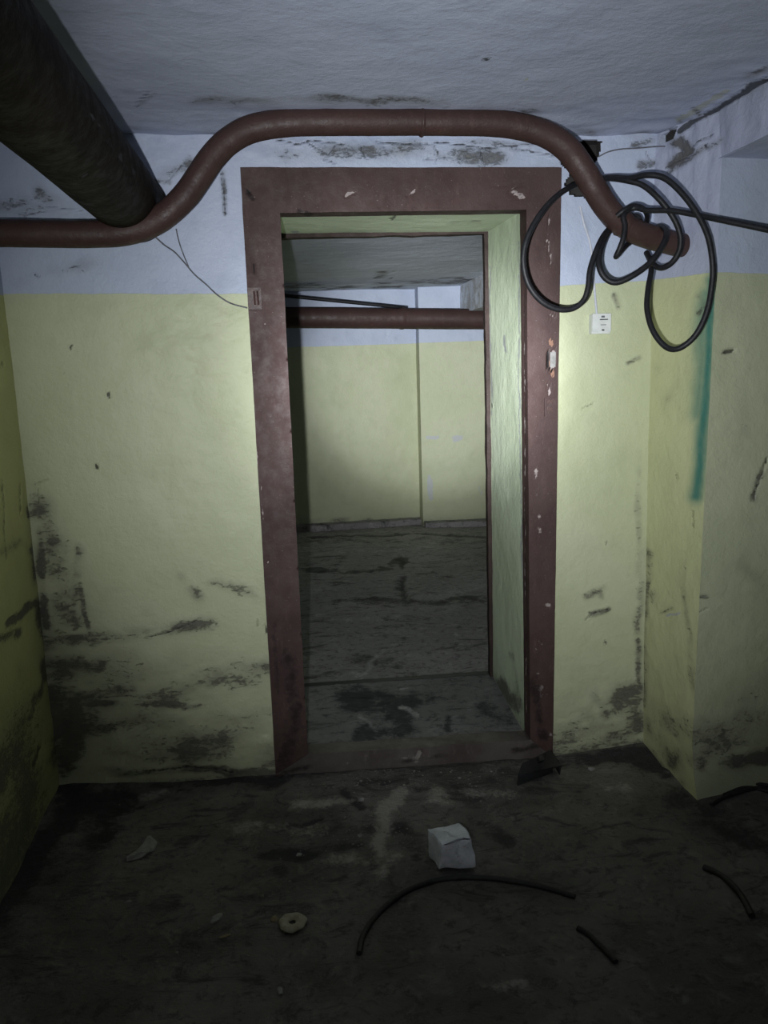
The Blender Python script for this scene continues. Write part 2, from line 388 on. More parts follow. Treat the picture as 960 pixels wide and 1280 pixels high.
wall_marks = [
 # lower left grime
 (0, [(55, 640), (75, 700), (95, 770)], 34, .62), (0, [(100, 690), (95, 770)], 14, .7), (0, [(60, 850), (180, 870), (300, 850)], 26, .55, 2.0),
 (0, [(90, 800), (200, 790), (245, 780)], 16, .62, 2.5), (0, [(80, 900), (200, 930), (330, 940)], 36, .5, 2.0), (0, [(75, 850), (90, 960)], 36, .95),
 (0, [(140, 965), (260, 962), (340, 968)], 11, .85, 3.0), (0, [(240, 960), (330, 962)], 10, .9, 3.0), (0, [(260, 845), (335, 835)], 22, .6, 2.0),
 (0, [(225, 720), (245, 740)], 14, .5), (0, [(260, 722), (330, 740)], 14, .42, 2), (0, [(50, 660), (60, 780)], 12, .75), (0, [(120, 830), (60, 830)], 24, .62, 1.5),
 (0, [(110, 880), (200, 875), (245, 882)], 9, .85, 3.0), (0, [(185, 795), (240, 778)], 4, .9), (0, [(100, 720), (104, 760), (110, 785)], 6, .8),
 (1, [(180, 797), (215, 788), (243, 776)], 2.0, .7), (1, [(120, 873), (160, 868), (190, 872)], 2.0, .6), (1, [(180, 962), (240, 958), (290, 962)], 2.6, .8),
 (1, [(134, 492), (135, 497)], 3.2, 1.0), (1, [(120, 583), (121, 586)], 3.4, 1.0), (1, [(88, 432), (87, 436)], 2.2, .8), (1, [(44, 605), (58, 600)], 2, .6), (1, [(42, 620), (52, 620)], 2, .6), (1, [(48, 612), (49, 630)], 2, .6),
 (1, [(332, 782), (334, 790)], 2.5, .9), (1, [(322, 775), (323, 782)], 2, .7),
 # white band, left: cracks and soot
 (0, [(0, 250), (60, 262), (120, 275)], 22, .42, 2.0), (0, [(50, 240), (75, 262)], 16, .5), (0, [(200, 225), (225, 212), (232, 205)], 13, .62), (0, [(210, 232), (190, 228)], 5, .7),
 (1, [(190, 226), (205, 230), (218, 218), (225, 206)], 2.2, .6), (1, [(122, 262), (124, 276)], 2.0, .6), (1, [(275, 222), (280, 245), (281, 268)], 2.2, .65), (0, [(277, 215), (281, 268)], 6, .45),
 (1, [(60, 258), (100, 262)], 2.0, .5), (0, [(40, 345), (110, 330)], 14, .32, 2), (1, [(45, 344), (48, 347)], 2.4, .7),
 # band over the door: cracked plaster
 (0, [(330, 188), (420, 182), (560, 188), (690, 192)], 24, .62, 2.0), (1, [(385, 178), (410, 196), (418, 182)], 2, .7), (1, [(405, 200), (418, 205)], 2, .6), (1, [(540, 180), (548, 192), (545, 204)], 2, .6), (1, [(640, 185), (700, 193), (705, 205)], 2.4, .7),
 (1, [(345, 176), (372, 180), (390, 174), (430, 180)], 2, .8), (1, [(470, 176), (520, 181), (560, 178), (610, 184), (668, 180)], 2, .8), (1, [(450, 182), (455, 198)], 1.8, .7), (1, [(600, 184), (604, 200)], 1.8, .7), (0, [(560, 172), (700, 182)], 6, .5, 3), (0, [(440, 192), (500, 188)], 10, .45, 2), (1, [(530, 200), (560, 196), (600, 203)], 1.8, .5),
 # right of the door
 (0, [(720, 250), (735, 290)], 5, .3), (0, [(770, 880), (790, 860), (795, 910)], 26, .6), (0, [(760, 890), (745, 870)], 16, .5), (0, [(700, 930), (790, 915)], 22, .48, 2),
 (0, [(735, 745), (755, 735)], 10, .55), (0, [(740, 770), (760, 760)], 6, .7), (1, [(732, 775), (745, 765), (760, 760)], 2, .6), (0, [(797, 800), (800, 860)], 8, .7), (0, [(795, 560), (800, 700)], 6, .35), (0, [(800, 690), (797, 790)], 9, .5),
 (1, [(757, 803), (758, 806)], 2.2, .9), (1, [(758, 677), (759, 679)], 2.2, .7), (0, [(795, 530), (797, 540)], 5, .6), (1, [(784, 455), (800, 450)], 2, .4), (0, [(785, 455), (800, 448)], 5, .5), (0, [(752, 745), (750, 738)], 7, .6),
 (1, [(728, 510), (742, 503)], 1.6, .5), (0, [(770, 370), (776, 384)], 6, .55), (0, [(790, 180), (830, 175)], 9, .45), (1, [(808, 190), (815, 205), (800, 215)], 2, .5), (0, [(800, 205), (830, 200)], 12, .5),
]
def wd_back(P):
    z = P[:, 2]; n = fbm(P, 4.5, 5, 29, (1, 1, 2.2)); lf = np.clip((-.1-P[:, 0])/.6, 0, 1)
    a = np.clip(.95-z/(.42+.42*lf), 0, .8)*np.clip(.45+1.7*n, 0, 1.25)
    return np.maximum(a, np.clip(.75-z/.06, 0, .7))+np.exp(-np.maximum(P[:, 0]+.86, 0)/.06)*np.clip(1.15-z, 0, 1)*np.clip(.6+1.2*n, 0, 1)*.8
def relief_back(P, m):
    x, y = pix(P)
    a = np.exp(-((x-250)/75)**2-((y-440)/75)**2); b = np.exp(-((x-225)/45)**2-((y-600)/90)**2); c = np.clip(1-P[:, 2]/.5, 0, 1)
    top = np.clip((P[:, 2]-1.98)/.08, 0, 1)
    r = fbm(P, 9, 5, 71, (1, 1, 1.6)); rr = np.abs(fbm(P, 6, 4, 77))
    ed = np.clip(fbm(P, 5, 3, 83)*6, -1, 1)
    return -(.014*a*r+.006*a*ed+.012*b*rr*1.2+.010*c*r+.010*top*r) + (m[:, 0]*.003+m[:, 1]*.004)
wb = grid('wall_back', (-1.0, D, -.05), (1.32, D, -.05), (1.32, D, 2.2), (-1.0, D, 2.2), .0055, m_wall, .0035, 2.5, wall_marks, keep_back, pl_back, autodark=wd_back, dispf=relief_back)

# side pier on the right: a left-facing side, then a face turned to us
c_t0 = at(815, 350, 1, D); c_b0 = at(803, 927, 1, D)
c_t1 = at(895, 340, 2, 1.642); c_b1 = at(862, 990, 2, 0.0)
def ext(b, t, z): return b+(t-b)*(z-b[2])/(t[2]-b[2])
P0b, P0t = ext(c_b0, c_t0, -.05), ext(c_b0, c_t0, 2.2)
P1b, P1t = ext(c_b1, c_t1, -.05), ext(c_b1, c_t1, 2.2)
dl = P0b-P1b; P0b2 = P0b+dl*.15; dt = P0t-P1t; P0t2 = P0t+dt*.15      # run a little into the door wall
hole2 = [(820, 181), (826, 170), (838, 162), (848, 157), (846, 166), (842, 173), (830, 178)]
def pl_side(P):
    t = np.clip((D-P[:, 1])/(D-c_t1[1]), 0, 1); return P[:, 2]-(c_t0[2]+(1.642-c_t0[2])*t)
side_marks = [
 (3, [(885, 350), (884, 420), (879, 500), (874, 570), (870, 620)], 15, 1.0), (3, [(877, 365), (873, 460), (868, 520)], 18, .7),
 (0, [(870, 372), (880, 380), (872, 392)], 9, .75), (0, [(812, 690), (805, 760), (803, 880)], 10, .6), (0, [(825, 460), (850, 470), (830, 500)], 20, .3),
 (1, [(847, 593), (848, 598)], 3, .6), (2, [(834, 769), (849, 768)], 3, .9), (1, [(826, 765), (842, 760)], 2.5, .7), (0, [(815, 745), (835, 765)], 12, .5), (0, [(810, 900), (850, 960)], 26, .55),
 (0, [(855, 700), (866, 860)], 6, .45), (1, [(866, 640), (867, 660)], 2, .5), (0, [(800, 945), (845, 990)], 22, .85),
 (0, [(845, 175), (860, 190), (840, 205)], 13, .85), (1, [(868, 182), (890, 168)], 2, .7), (1, [(832, 208), (870, 193)], 2, .6), (0, [(835, 215), (870, 195), (900, 175)], 8, .5), (1, [(882, 182), (884, 186)], 3, .8),
 (0, [(885, 135), (930, 110), (960, 96)], 7, .8), (1, [(850, 163), (884, 142), (905, 130), (935, 110), (960, 96)], 5, 1.5),
]
def sd(P):
    z = P[:, 2]; n = fbm(P, 5, 5, 33, (1, 1, 1.6)); return np.clip(.85-z/.6, 0, .7)*np.clip(.5+1.6*n, 0, 1.2)
def relief_side(P, m):
    top = np.clip((P[:, 2]-1.7)/.3, 0, 1); return fbm(P, 7, 5, 91, (1, 2, 1))*.010*top - m[:, 1]*.004
def flare(P):        # plaster spreads at the foot of the pier
    k = np.clip(1-(P[:, 2])/.22, 0, 1)**2; q = np.exp(-np.abs(P[:, 1]-c_b1[1])/.09)*k
    return np.stack([-.0*q, -.05*q, 0*q], 1)
wr = grid('wall_right', P1b, P0b2, P0t2, P1t, .0055, m_wall_s, .004, 3, side_marks, lambda c: ~inpoly(*pix(c), hole2), pl_side, autodark=sd, dispf=relief_side, flip=True, shift=flare, seed=4)
P2b = P1b+np.array([1.15, .10, 0]); P2t = P1t+np.array([1.15, .10, 0])
pier_marks = [
 (1, [(905, 441), (918, 438)], 3.2, 1.0), (1, [(940, 625), (950, 600), (960, 575)], 3.0, .7), (0, [(940, 625), (955, 590)], 8, .6), (0, [(880, 885), (905, 880)], 18, .6), (0, [(930, 700), (960, 740)], 22, .3),
 (0, [(870, 740), (885, 745)], 6, .5), (0, [(868, 650), (867, 720), (866, 800)], 4, .6), (0, [(880, 960), (960, 945)], 22, .95, 2), (0, [(900, 930), (960, 920)], 14, .6, 2), (2, [(877, 525), (878, 545)], 2.5, .9), (0, [(930, 490), (935, 540)], 18, .25), (3, [(889, 350), (887, 420)], 3, .5),
 (1, [(868, 770), (885, 760)], 2, .4), (0, [(870, 900), (900, 915)], 14, .5), (2, [(867, 695), (868, 712)], 2.5, .8),
]
pil = grid('wall_right_pier', P1b, P2b, P2t, P1t, .0075, m_pier, .004, 3, pier_marks, None, lambda P: P[:, 2]-1.642-(P[:, 0]-P1b[0])*-.03, autodark=lambda P: sd(P)*1.1, flip=False, shift=flare, seed=9,
           dispf=lambda P, m: -fbm(P, 7, 5, 93)*.006*np.clip(1-P[:, 2]/.5, 0, 1))
# the beam that runs from the pier towards us along the ceiling
bz = 1.965
bx = ext(c_b1, c_t1, bz)
by1 = bx[1]+.02
grid('trim_1', (bx[0], -1.25, bz), (bx[0], by1, bz), (bx[0], by1, 2.2), (bx[0], -1.25, 2.2), .01, m_wall_s, .005, 4, side_marks, None, lambda P: P[:, 2]*0+1, flip=True, dispf=lambda P, m: relief_side(P, m)*.8, seed=12)
grid('trim_2', (bx[0]-.005, -1.25, bz), (2.6, -1.25, bz), (2.6, by1+.15, bz), (bx[0]-.005, by1+.15, bz), .03, m_ceil, .004, 4, None, None, flip=True, seed=13)
# cavities behind the two broken-out holes
def cavity(name, ctr, sz, par, m=m_cavity):
    x, y, z = ctr; a, b, c = sz
    o = box(name, (x-a, y, z-c), (x+a, y+b, z+c), m, step=.02, disp=.008, parent=par)
    bm = bmesh.new(); bm.from_mesh(o.data); bmesh.ops.reverse_faces(bm, faces=bm.faces)
    front = [f for f in bm.faces if f.calc_center_median().y < y+.012]; bmesh.ops.delete(bm, geom=front, context='FACES'); bm.to_mesh(o.data); bm.free(); return o
h1 = at(728, 210, 1, D)
cavity('broken_cavity', (h1[0], D+.004, h1[2]), (.11, .16, .115), wb)
h2 = at(834, 169, 0, lerp(P0t[0], P1t[0], .3))
cv = cavity('broken_cavity', (h2[0]+.03, h2[1]-.10, h2[2]), (.05, .3, .06), wr)
for f in list(cv.data.vertices): f.co.x = max(f.co.x, h2[0]+.012)

# left wall, leaning as the photograph shows
lt, lb = at(5, 370, 1, D), at(66, 905, 1, D)
def xl(z): return lt[0]+(lb[0]-lt[0])*(z-lt[2])/(lb[2]-lt[2])
left_marks = [(0, [(0, 690), (25, 680), (40, 690)], 10, .75, 2), (0, [(10, 780), (40, 755), (60, 745)], 7, .9), (0, [(0, 800), (20, 790)], 10, .8), (1, [(2, 600), (8, 700)], 2.5, .6), (1, [(24, 605), (26, 640)], 2.5, .6),
              (0, [(30, 900), (50, 850), (60, 800)], 18, .95), (0, [(0, 1060), (30, 1000), (60, 940)], 40, 1.0), (0, [(0, 980), (30, 930)], 30, .7), (0, [(40, 990), (60, 950)], 20, .8), (0, [(40, 640), (55, 800), (65, 880)], 12, .75), (1, [(40, 960), (50, 935)], 4, .9), (0, [(0, 950), (30, 900)], 16, .5), (1, [(0, 455), (4, 455)], 2, .6)]
wl = grid('wall_left', (xl(-.05), -1.25, -.05), (xl(-.05), D+.06, -.05), (xl(2.2), D+.06, 2.2), (xl(2.2), -1.25, 2.2), .011, m_wall_l, .005, 3, left_marks, None, lambda P: P[:, 2]-1.645, autodark=lambda P: np.clip(1.15-P[:, 2]/.75, 0, 1.0)*np.clip(.75+1.2*fbm(P, 4, 4, 37), .2, 1.2), seed=21)  # left wall darkens towards the floor in patches
grid('unseen_wall_right', (2.5, -1.25, -.05), (2.5, 3.0, -.05), (2.5, 3.0, 2.2), (2.5, -1.25, 2.2), .06, m_unseen_dark, .004, 3, None, None, lambda P: P[:, 2]-1.645, flip=True)
grid('unseen_wall_front', (-1.1, -1.2, -.05), (2.6, -1.2, -.05), (2.6, -1.2, 2.2), (-1.1, -1.2, 2.2), .06, m_unseen_dark, .004, 3, None, None, lambda P: P[:, 2]-1.645, flip=True)

# ceiling
CZ = 2.108
ceil_marks = [(0, [(170, 135), (195, 118)], 5, .7), (1, [(172, 132), (186, 116)], 1.8, .5), (0, [(250, 128), (380, 124), (540, 128), (660, 140)], 10, .5, 3), (0, [(690, 160), (740, 165)], 8, .6), (1, [(608, 72), (609, 73)], 2.4, 1.0), (2, [(655, 100), (660, 98)], 2, .9),  # long band paints the heating pipe's shadow on the ceiling
              (1, [(850, 163), (884, 142), (905, 130), (935, 110), (960, 96)], 5, 1.5), (0, [(865, 135), (872, 140)], 5, .85), (0, [(780, 168), (840, 160)], 10, .5), (2, [(845, 150), (880, 132), (910, 112)], 7, .7), (0, [(930, 95), (960, 85)], 8, .6), (0, [(850, 152), (836, 160)], 5, .9)]
def relief_ceil(P, m):
    e = np.clip(1-(D-P[:, 1])/.35, 0, 1); g_ = np.clip(1-np.abs(bx[0]-P[:, 0])/.25, 0, 1)
    return fbm(P, 6, 5, 55, (1, 2, 1))*(.008*e+.010*g_)+.003*fbm(P, 2, 3, 51) - m[:, 1]*.005
grid('ceiling', (-1.1, -1.25, CZ), (2.6, -1.25, CZ), (2.6, D+.05, CZ), (-1.1, D+.05, CZ), .0125, m_ceil, .003, 3, ceil_marks, None, flip=True, dispf=relief_ceil, seed=31)

# near floor
bxs = [-1.2, -.79, -.45, -.122, .3, .90, 1.246, 1.6, 2.6]; bzs = [.03, .03, .002, -.002, -.012, -.026, -.002, .01, .01]
def fz(P): return np.interp(P[:, 0], bxs, bzs)*np.clip(1-(D-P[:, 1])/.7, 0, 1)
floor_marks = [
 (2, [(500, 985), (475, 1020), (470, 1060)], 16, .75), (2, [(545, 985), (560, 1000)], 18, .6), (2, [(430, 1000), (380, 1010)], 10, .6, 2), (2, [(400, 1085), (440, 1080)], 14, .45, 2), (2, [(495, 1065), (470, 1100)], 14, .45), (2, [(580, 985), (640, 990)], 14, .4),
 (2, [(290, 1040), (350, 1035), (400, 1045)], 12, .35, 2), (2, [(760, 990), (780, 985)], 12, .5), (2, [(180, 1000), (210, 990)], 8, .5), (2, [(620, 1240), (650, 1235)], 12, .45, 2),
 (0, [(340, 1068), (400, 1072), (450, 1062)], 9, .95, 2.5), (0, [(90, 975), (150, 1000), (60, 1080)], 50, .85), (0, [(240, 975), (340, 972)], 14, .8, 2), (0, [(455, 1040), (500, 1030), (520, 1060)], 14, .7), (0, [(530, 1050), (600, 1098)], 12, .6), (0, [(700, 952), (800, 940), (830, 970)], 12, .85, 2),
 (0, [(590, 1010), (640, 1050)], 16, .5), (0, [(880, 975), (960, 965)], 14, .9, 2), (0, [(430, 990), (450, 1010)], 8, .8), (0, [(380, 1035), (400, 1028)], 4, 1.0), (0, [(360, 1038), (374, 1038)], 3.5, 1.0), (0, [(850, 1010), (960, 1060)], 30, .5), (0, [(0, 1150), (60, 1070), (110, 990)], 40, .9),
]
floor_marks = [(e[0], e[1], e[2]*1.15, min(1.2, e[3]*1.35))+tuple(e[4:]) for e in floor_marks]
def relief_floor(P, m):
    return .012*fbm(P, 3, 5, 61)*1+.006*fbm(P, 15, 4, 66)+m[:, 2]*.006-m[:, 0]*.005
grid('floor', (-1.1, -1.25, 0), (2.6, -1.25, 0), (2.6, D+.05, 0), (-1.1, D+.05, 0), .0125, m_floor, .0, 3, floor_marks, None, dispf=lambda P, m: relief_floor(P, m)*np.clip((D-P[:, 1])/.1+.3, .3, 1), shift=lambda P: np.stack([0*P[:, 0], 0*P[:, 0], fz(P)], 1), warp=7)

# ------------------------------------------------------------------ far room
YB = D+.63                                # back of the doorway: y of the threshold's far edge
FZ = -.0
fl_a, fl_b = at(366, 663, 2, 0), at(525, 656, 2, 0); YL, YR = 7.0, 7.08
fx = at(526, 560, 1, 6.95)[0]
far_marks = [(2, [(537, 595), (540, 622)], 5, 1.0), (2, [(535, 548), (547, 547)], 4, .9), (2, [(566, 548), (576, 548)], 4, .8), (0, [(372, 650), (450, 652), (525, 648)], 7, .5, 3), (0, [(530, 652), (612, 656)], 7, .55, 3), (2, [(600, 610), (603, 620)], 2.5, .8),
             (1, [(484, 412), (484, 420)], 1.5, .5), (0, [(440, 570), (500, 590)], 8, .2), (2, [(405, 480), (412, 484)], 4, .5)]
far_pl = lambda P: P[:, 2]-1.597-(P[:, 0]-.6)*.004
wf = grid('wall_far', (-1.7, 6.9, -.05), (fx+.02, 7.08, -.05), (fx+.02, 7.08, 2.2), (-1.7, 6.9, 2.2), .02, m_far, .008, 2, far_marks, None, far_pl, autodark=lambda P: np.clip(.5-P[:, 2]/.3, 0, .5))
wf2 = grid('wall_far_pilaster', (fx, 6.92, -.05), (2.5, 6.78, -.05), (2.5, 6.78, 2.2), (fx, 6.92, 2.2), .02, m_far, .006, 2, far_marks, None, far_pl, autodark=lambda P: np.clip(.5-P[:, 2]/.3, 0, .5), seed=3)
grid('pilaster_side', (fx, 7.12, -.05), (fx, 6.918, -.05), (fx, 6.918, 2.2), (fx, 7.12, 2.2), .02, m_far, .003, 3, None, None, far_pl, flip=False, parent=wf2, kind=None, autodark=lambda P: .35+0*P[:, 0])  # side face toned evenly darker than the wall beside it
grid('wall_far_left', (-1.6, YB-.1, -.05), (-1.6, 7.2, -.05), (-1.6, 7.2, 2.2), (-1.6, YB-.1, 2.2), .05, m_far, .006, 3, None, None, far_pl)
grid('wall_far_right', (2.4, YB-.1, -.05), (2.4, 7.2, -.05), (2.4, 7.2, 2.2), (2.4, YB-.1, 2.2), .05, m_far, .006, 3, None, None, far_pl, flip=True)
grid('wall_back_rear', (-1.7, YB, -.05), (2.5, YB, -.05), (2.5, YB, 2.2), (-1.7, YB, 2.2), .03, m_far, .004, 3, None, lambda c: ~((c[:, 0] > OX0-.03) & (c[:, 0] < OX1+.03) & (c[:, 2] < OZ+.07)), far_pl, flip=True)
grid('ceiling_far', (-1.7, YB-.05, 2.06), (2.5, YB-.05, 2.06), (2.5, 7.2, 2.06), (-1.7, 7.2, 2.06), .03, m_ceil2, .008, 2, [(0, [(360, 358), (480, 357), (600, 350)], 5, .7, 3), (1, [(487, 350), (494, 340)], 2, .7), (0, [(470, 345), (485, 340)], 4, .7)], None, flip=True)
# beam in the far room
bfx = at(578, 370, 1, 6.8)[0]
box('trim_3', (bfx, YB+1.4, 1.83), (bfx+.4, 6.95, 2.09), m_ceil2, step=.06, disp=.006, kind='structure')
farfloor_marks = [
 (0, [(385, 712), (430, 717), (480, 712)], 6, .95, 2), (0, [(490, 705), (505, 700)], 7, 1.0), (1, [(501, 697), (503, 708)], 4.5, 1.0), (1, [(503, 722), (504, 745)], 5.0, .85), (0, [(400, 750), (480, 752), (545, 752), (610, 748)], 7, .9, 2.5), (0, [(500, 730), (510, 750)], 14, .8),
 (2, [(390, 690), (470, 688), (560, 680)], 8, .4, 3), (2, [(530, 745), (575, 738), (610, 728)], 7, .5, 3), (2, [(390, 770), (480, 775), (560, 762)], 8, .35, 3), (0, [(440, 815), (500, 835), (540, 830)], 16, .55, 2), (2, [(440, 840), (450, 848), (470, 818)], 8, .7), (2, [(475, 815), (500, 800)], 6, .5),
 (1, [(384, 672), (450, 670), (530, 667), (612, 672)], 1.8, .8), (0, [(384, 676), (612, 676)], 5, .5, 3), (2, [(568, 794), (570, 795)], 3, .9), (0, [(540, 690), (620, 700)], 10, .3)]
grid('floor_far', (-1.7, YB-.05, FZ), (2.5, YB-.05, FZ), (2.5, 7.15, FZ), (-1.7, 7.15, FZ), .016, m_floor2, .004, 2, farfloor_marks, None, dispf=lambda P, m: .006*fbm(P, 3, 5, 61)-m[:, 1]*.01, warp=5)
# low curb at the foot of the far wall
hexa('baseboard_far', [(-1.6, 6.83, -.02), (fx, 7.0, -.02), (fx, 7.0, .05), (-1.6, 6.83, .055), (-1.6, 6.93, -.02), (fx, 7.1, -.02), (fx, 7.1, .06), (-1.6, 6.93, .065)], m_floor2, step=.03, disp=.008, kind='structure')
hexa('baseboard_far_right', [(fx+.01, 6.84, -.02), (2.4, 6.72, -.02), (2.4, 6.72, .045), (fx+.01, 6.84, .045), (fx+.01, 6.95, -.02), (2.4, 6.82, -.02), (2.4, 6.82, .055), (fx+.01, 6.95, .055)], m_floor2, step=.03, disp=.008, kind='structure')

# ------------------------------------------------------------------ doorway: plastered reveal, painted wooden frame, threshold
door = empty('door_1', (.4, D, 0)); door['kind'] = 'structure'
FY = D-.018; FB = D+.055
def fp(x, y, Y=FY): return at(x, y, 1, Y)
def board(name, quad, m=m_frame, y0=FY, y1=FB, **k):       # quad: four pixels of the front face, counter-clockwise from lower left
    f_ = [fp(*q, y0) for q in quad]; b_ = [p+np.array([0, y1-y0, 0]) for p in f_]
    return hexa(name, f_+b_, m, parent=door, **k)
jm = [(2, [(314, 520), (330, 650)], 3, .55), (2, [(333, 700), (334, 702)], 2.5, 1.0), (2, [(345, 780), (352, 900)], 4, .45), (0, [(350, 960), (370, 900), (360, 820)], 22, .55), (1, [(318, 330), (316, 350)], 2.5, .6), (1, [(309, 238), (312, 243)], 3, .8), (0, [(309, 240), (316, 248)], 6, .8), (2, [(329, 404), (331, 405)], 2.5, .9), (0, [(343, 780), (348, 870)], 8, .5)]
left = board('side_board', [(345, 975), (385, 948), (350, 262), (300, 209)], lst=jm, step=.012)
rm = [(2, [(655, 360), (658, 900)], 1.6, .55), (2, [(668, 560), (680, 700), (672, 880)], 12, .4), (2, [(690, 395), (692, 398)], 5, .8), (3, [(690, 427), (691, 431)], 5.5, .85), (3, [(688, 452), (692, 470)], 4.5, .7), (2, [(692, 440), (692, 458)], 4.0, 1.2), (1, [(685, 442), (686, 460), (690, 464)], 2.6, 1.0), (2, [(685, 480), (688, 490)], 4, .7),
      (2, [(684, 300), (688, 330)], 4, .7), (2, [(688, 270), (686, 280)], 3, .7), (2, [(684, 755), (686, 757)], 4, 1.0), (2, [(665, 800), (690, 920)], 12, .4), (0, [(670, 850), (680, 920)], 16, .6), (2, [(680, 500), (694, 520)], 8, .5), (2, [(668, 230), (690, 240)], 10, .35)]
right = board('side_board', [(663, 930), (691, 948), (702, 209), (658, 262)], lst=rm, step=.012)
hm = [(2, [(432, 244), (442, 240)], 3.5, 1.0), (2, [(510, 245), (520, 238)], 4, .6), (2, [(640, 240), (652, 246)], 7, .8), (2, [(615, 232), (655, 230)], 4, .5), (0, [(372, 262), (385, 266)], 5, .9), (0, [(640, 235), (650, 245)], 8, .5), (2, [(376, 264), (380, 266)], 2.5, .9), (0, [(400, 262), (620, 260)], 5, .35, 3)]
head = board('head_board', [(350, 266), (658, 262), (702, 209), (300, 209)], lst=hm, step=.012)
sm = [(2, [(400, 958), (480, 950), (600, 940)], 14, .32, 2), (0, [(640, 938), (685, 932)], 9, .6), (0, [(500, 952), (560, 945)], 6, .5), (2, [(520, 950), (524, 940)], 5, .9), (0, [(350, 965), (385, 958)], 8, .6)]
sl = board('threshold_board', [(345, 969), (691, 946), (663, 925), (385, 943)], m_sillb, y0=FY-.006, y1=FB, lst=sm, step=.012, disp=.004)
# plastered reveal between the front frame and the back trim
rx = .812; RB = YB-.03
rl = at(610, 291, 1, RB); rbm = at(617, 842, 1, RB); ra = at(650, 266, 1, FB); rb = at(655, 905, 1, FB)
def reveal_marks(): return [(0, [(650, 880), (625, 850)], 18, .85), (0, [(640, 820), (650, 870)], 12, .5), (2, [(648, 300), (650, 560), (655, 760)], 1.8, .7), (2, [(612, 330), (614, 520)], 1.8, .7), (2, [(630, 420), (632, 440)], 3, .8), (0, [(560, 280), (600, 278)], 4, .4), (2, [(600, 264), (645, 266)], 2, .8), (1, [(489, 273), (496, 270)], 2.6, .9), (2, [(360, 292), (372, 290)], 2.5, .9), (1, [(614, 505), (615, 510)], 2, .8)]
def Z(p, z): q = np.array(p); q[2] = z; return q
grid('reveal', ext(rb, ra, -.02), ext(rbm, rl, -.02), ext(rbm, rl, OZ+.06), ext(rb, ra, OZ+.06), .01, m_rev, .003, 4, reveal_marks(), parent=door, kind=None, autodark=lambda P: np.clip(.75-P[:, 2]/.25, 0, .7), flip=False)
hl = at(352, 268, 1, FB); hr = at(650, 265, 1, FB); hbl = at(355, 292, 1, RB+.01); hbr = at(611, 290, 1, RB+.01)
grid('reveal', hl+np.array([-.06, 0, 0]), hr+np.array([.02, 0, 0]), hbr+np.array([.02, 0, 0]), hbl+np.array([-.06, 0, 0]), .01, m_rev, .003, 4, reveal_marks(), parent=door, kind=None, flip=True)
grid('reveal', (OX0-.005, FB, -.02), (OX0-.005, RB, -.02), (OX0-.005, RB, OZ+.08), (OX0-.005, FB, OZ+.08), .02, m_rev, .003, 4, None, parent=door, kind=None, flip=False)
# rough wooden lining at the back of the doorway
bt = [at(610, 291, 1, RB), at(617, 842, 1, RB)]
x_in_t = at(605.5, 300, 1, RB)[0]; x_in_b = at(612.5, 842, 1, RB)[0]
hexa('back_lining', [(x_in_b, RB, .02), (x_in_b+.1, RB, .02), (x_in_t+.1, RB, 1.93), (x_in_t, RB, 1.93), (x_in_b+.004, YB+.02, .02), (x_in_b+.1, YB+.02, .02), (x_in_t+.1, YB+.02, 1.93), (x_in_t+.004, YB+.02, 1.93)], m_edge, parent=door, step=.03, disp=.004)
zt_ = at(480, 294.5, 1, RB)[2]
hexa('back_lining', [(-.08, RB-.002, zt_-.004), (x_in_t+.05, RB-.002, zt_+.002), (x_in_t+.05, RB, zt_+.1), (-.08, RB, zt_+.1), (-.08, YB+.02, zt_-.004), (x_in_t+.05, YB+.02, zt_+.004), (x_in_t+.05, YB+.02, zt_+.1), (-.08, YB+.02, zt_+.1)], m_edge, parent=door, step=.03, disp=.004)
# threshold slab, and an added black strip standing in for the shadow behind it
s0, s1, s2, s3 = at(375, 943, 2, .05), at(668, 924, 2, .04), at(617, 842, 2, .05), at(374, 858.5, 2, .05)
thr_marks = [(0, [(440, 870), (480, 880), (500, 905)], 36, 1.0), (0, [(450, 925), (480, 920)], 22, 1.0), (0, [(500, 880), (560, 870)], 16, .65), (0, [(600, 880), (640, 900)], 22, .55), (2, [(500, 885), (520, 895)], 6, .8), (2, [(500, 862), (510, 862)], 3, .7), (2, [(450, 895), (470, 915)], 6, .5), (2, [(385, 940), (600, 927)], 3, .5, 3), (0, [(560, 900), (560, 912)], 10, .6)]
grid('threshold_slab', s0+np.array([-.03, -.02, 0]), s1+np.array([.01, -.02, 0]), s2+np.array([.02, 0, 0]), s3+np.array([-.03, 0, 0]), .007, m_sill, .002, 5, thr_marks, parent=door, kind=None, seed=8)
hexa('shadow_strip', [s3+np.array([-.03, -.006, -.06]), s2+np.array([.02, -.006, -.06]), s2+np.array([.02, -.006, .001]), s3+np.array([-.03, -.006, .001]), s3+np.array([-.03, .03, -.06]), s2+np.array([.02, .03, -.06]), s2+np.array([.02, .03, .001]), s3+np.array([-.03, .03, .001])], m_plast, parent=door, step=.02, disp=.0015)
# hinge on the left board, lock pocket on the right one
def pbox(name, x0, y0, x1, y1, Ya, Yb, m, parent, **k):
    a = at(x0, y1, 1, Ya); b = at(x1, y0, 1, Ya); return box(name, (a[0], Ya, a[2]), (b[0], Yb, b[2]), m, parent=parent, **k)
hg = pbox('hinge_plate', 311, 359, 326, 387, FY-.016, FY+.004, m_iron, door, step=.006, disp=.002)
hg['label'] = 'rusted brown hinge stub on the left board'
p0 = at(319.5, 364, 1, FY-.016); p1 = at(321, 381, 1, FY-.016)
tubes('hinge_pin', [([p0, p1], .008)], m_iron, parent=hg, sub=1, seg=12, disp=.001)
lk = pbox('lock_plate', 681, 497, 697, 521, FY-.006, FY+.004, m_frame, door, step=.006, disp=.002)
lk['label'] = 'painted-over lock plate with a sunken slot'
pbox('lock_slot', 684, 500, 691, 517, FY-.0085, FY-.003, m_iron, lk, step=.005, disp=.001)
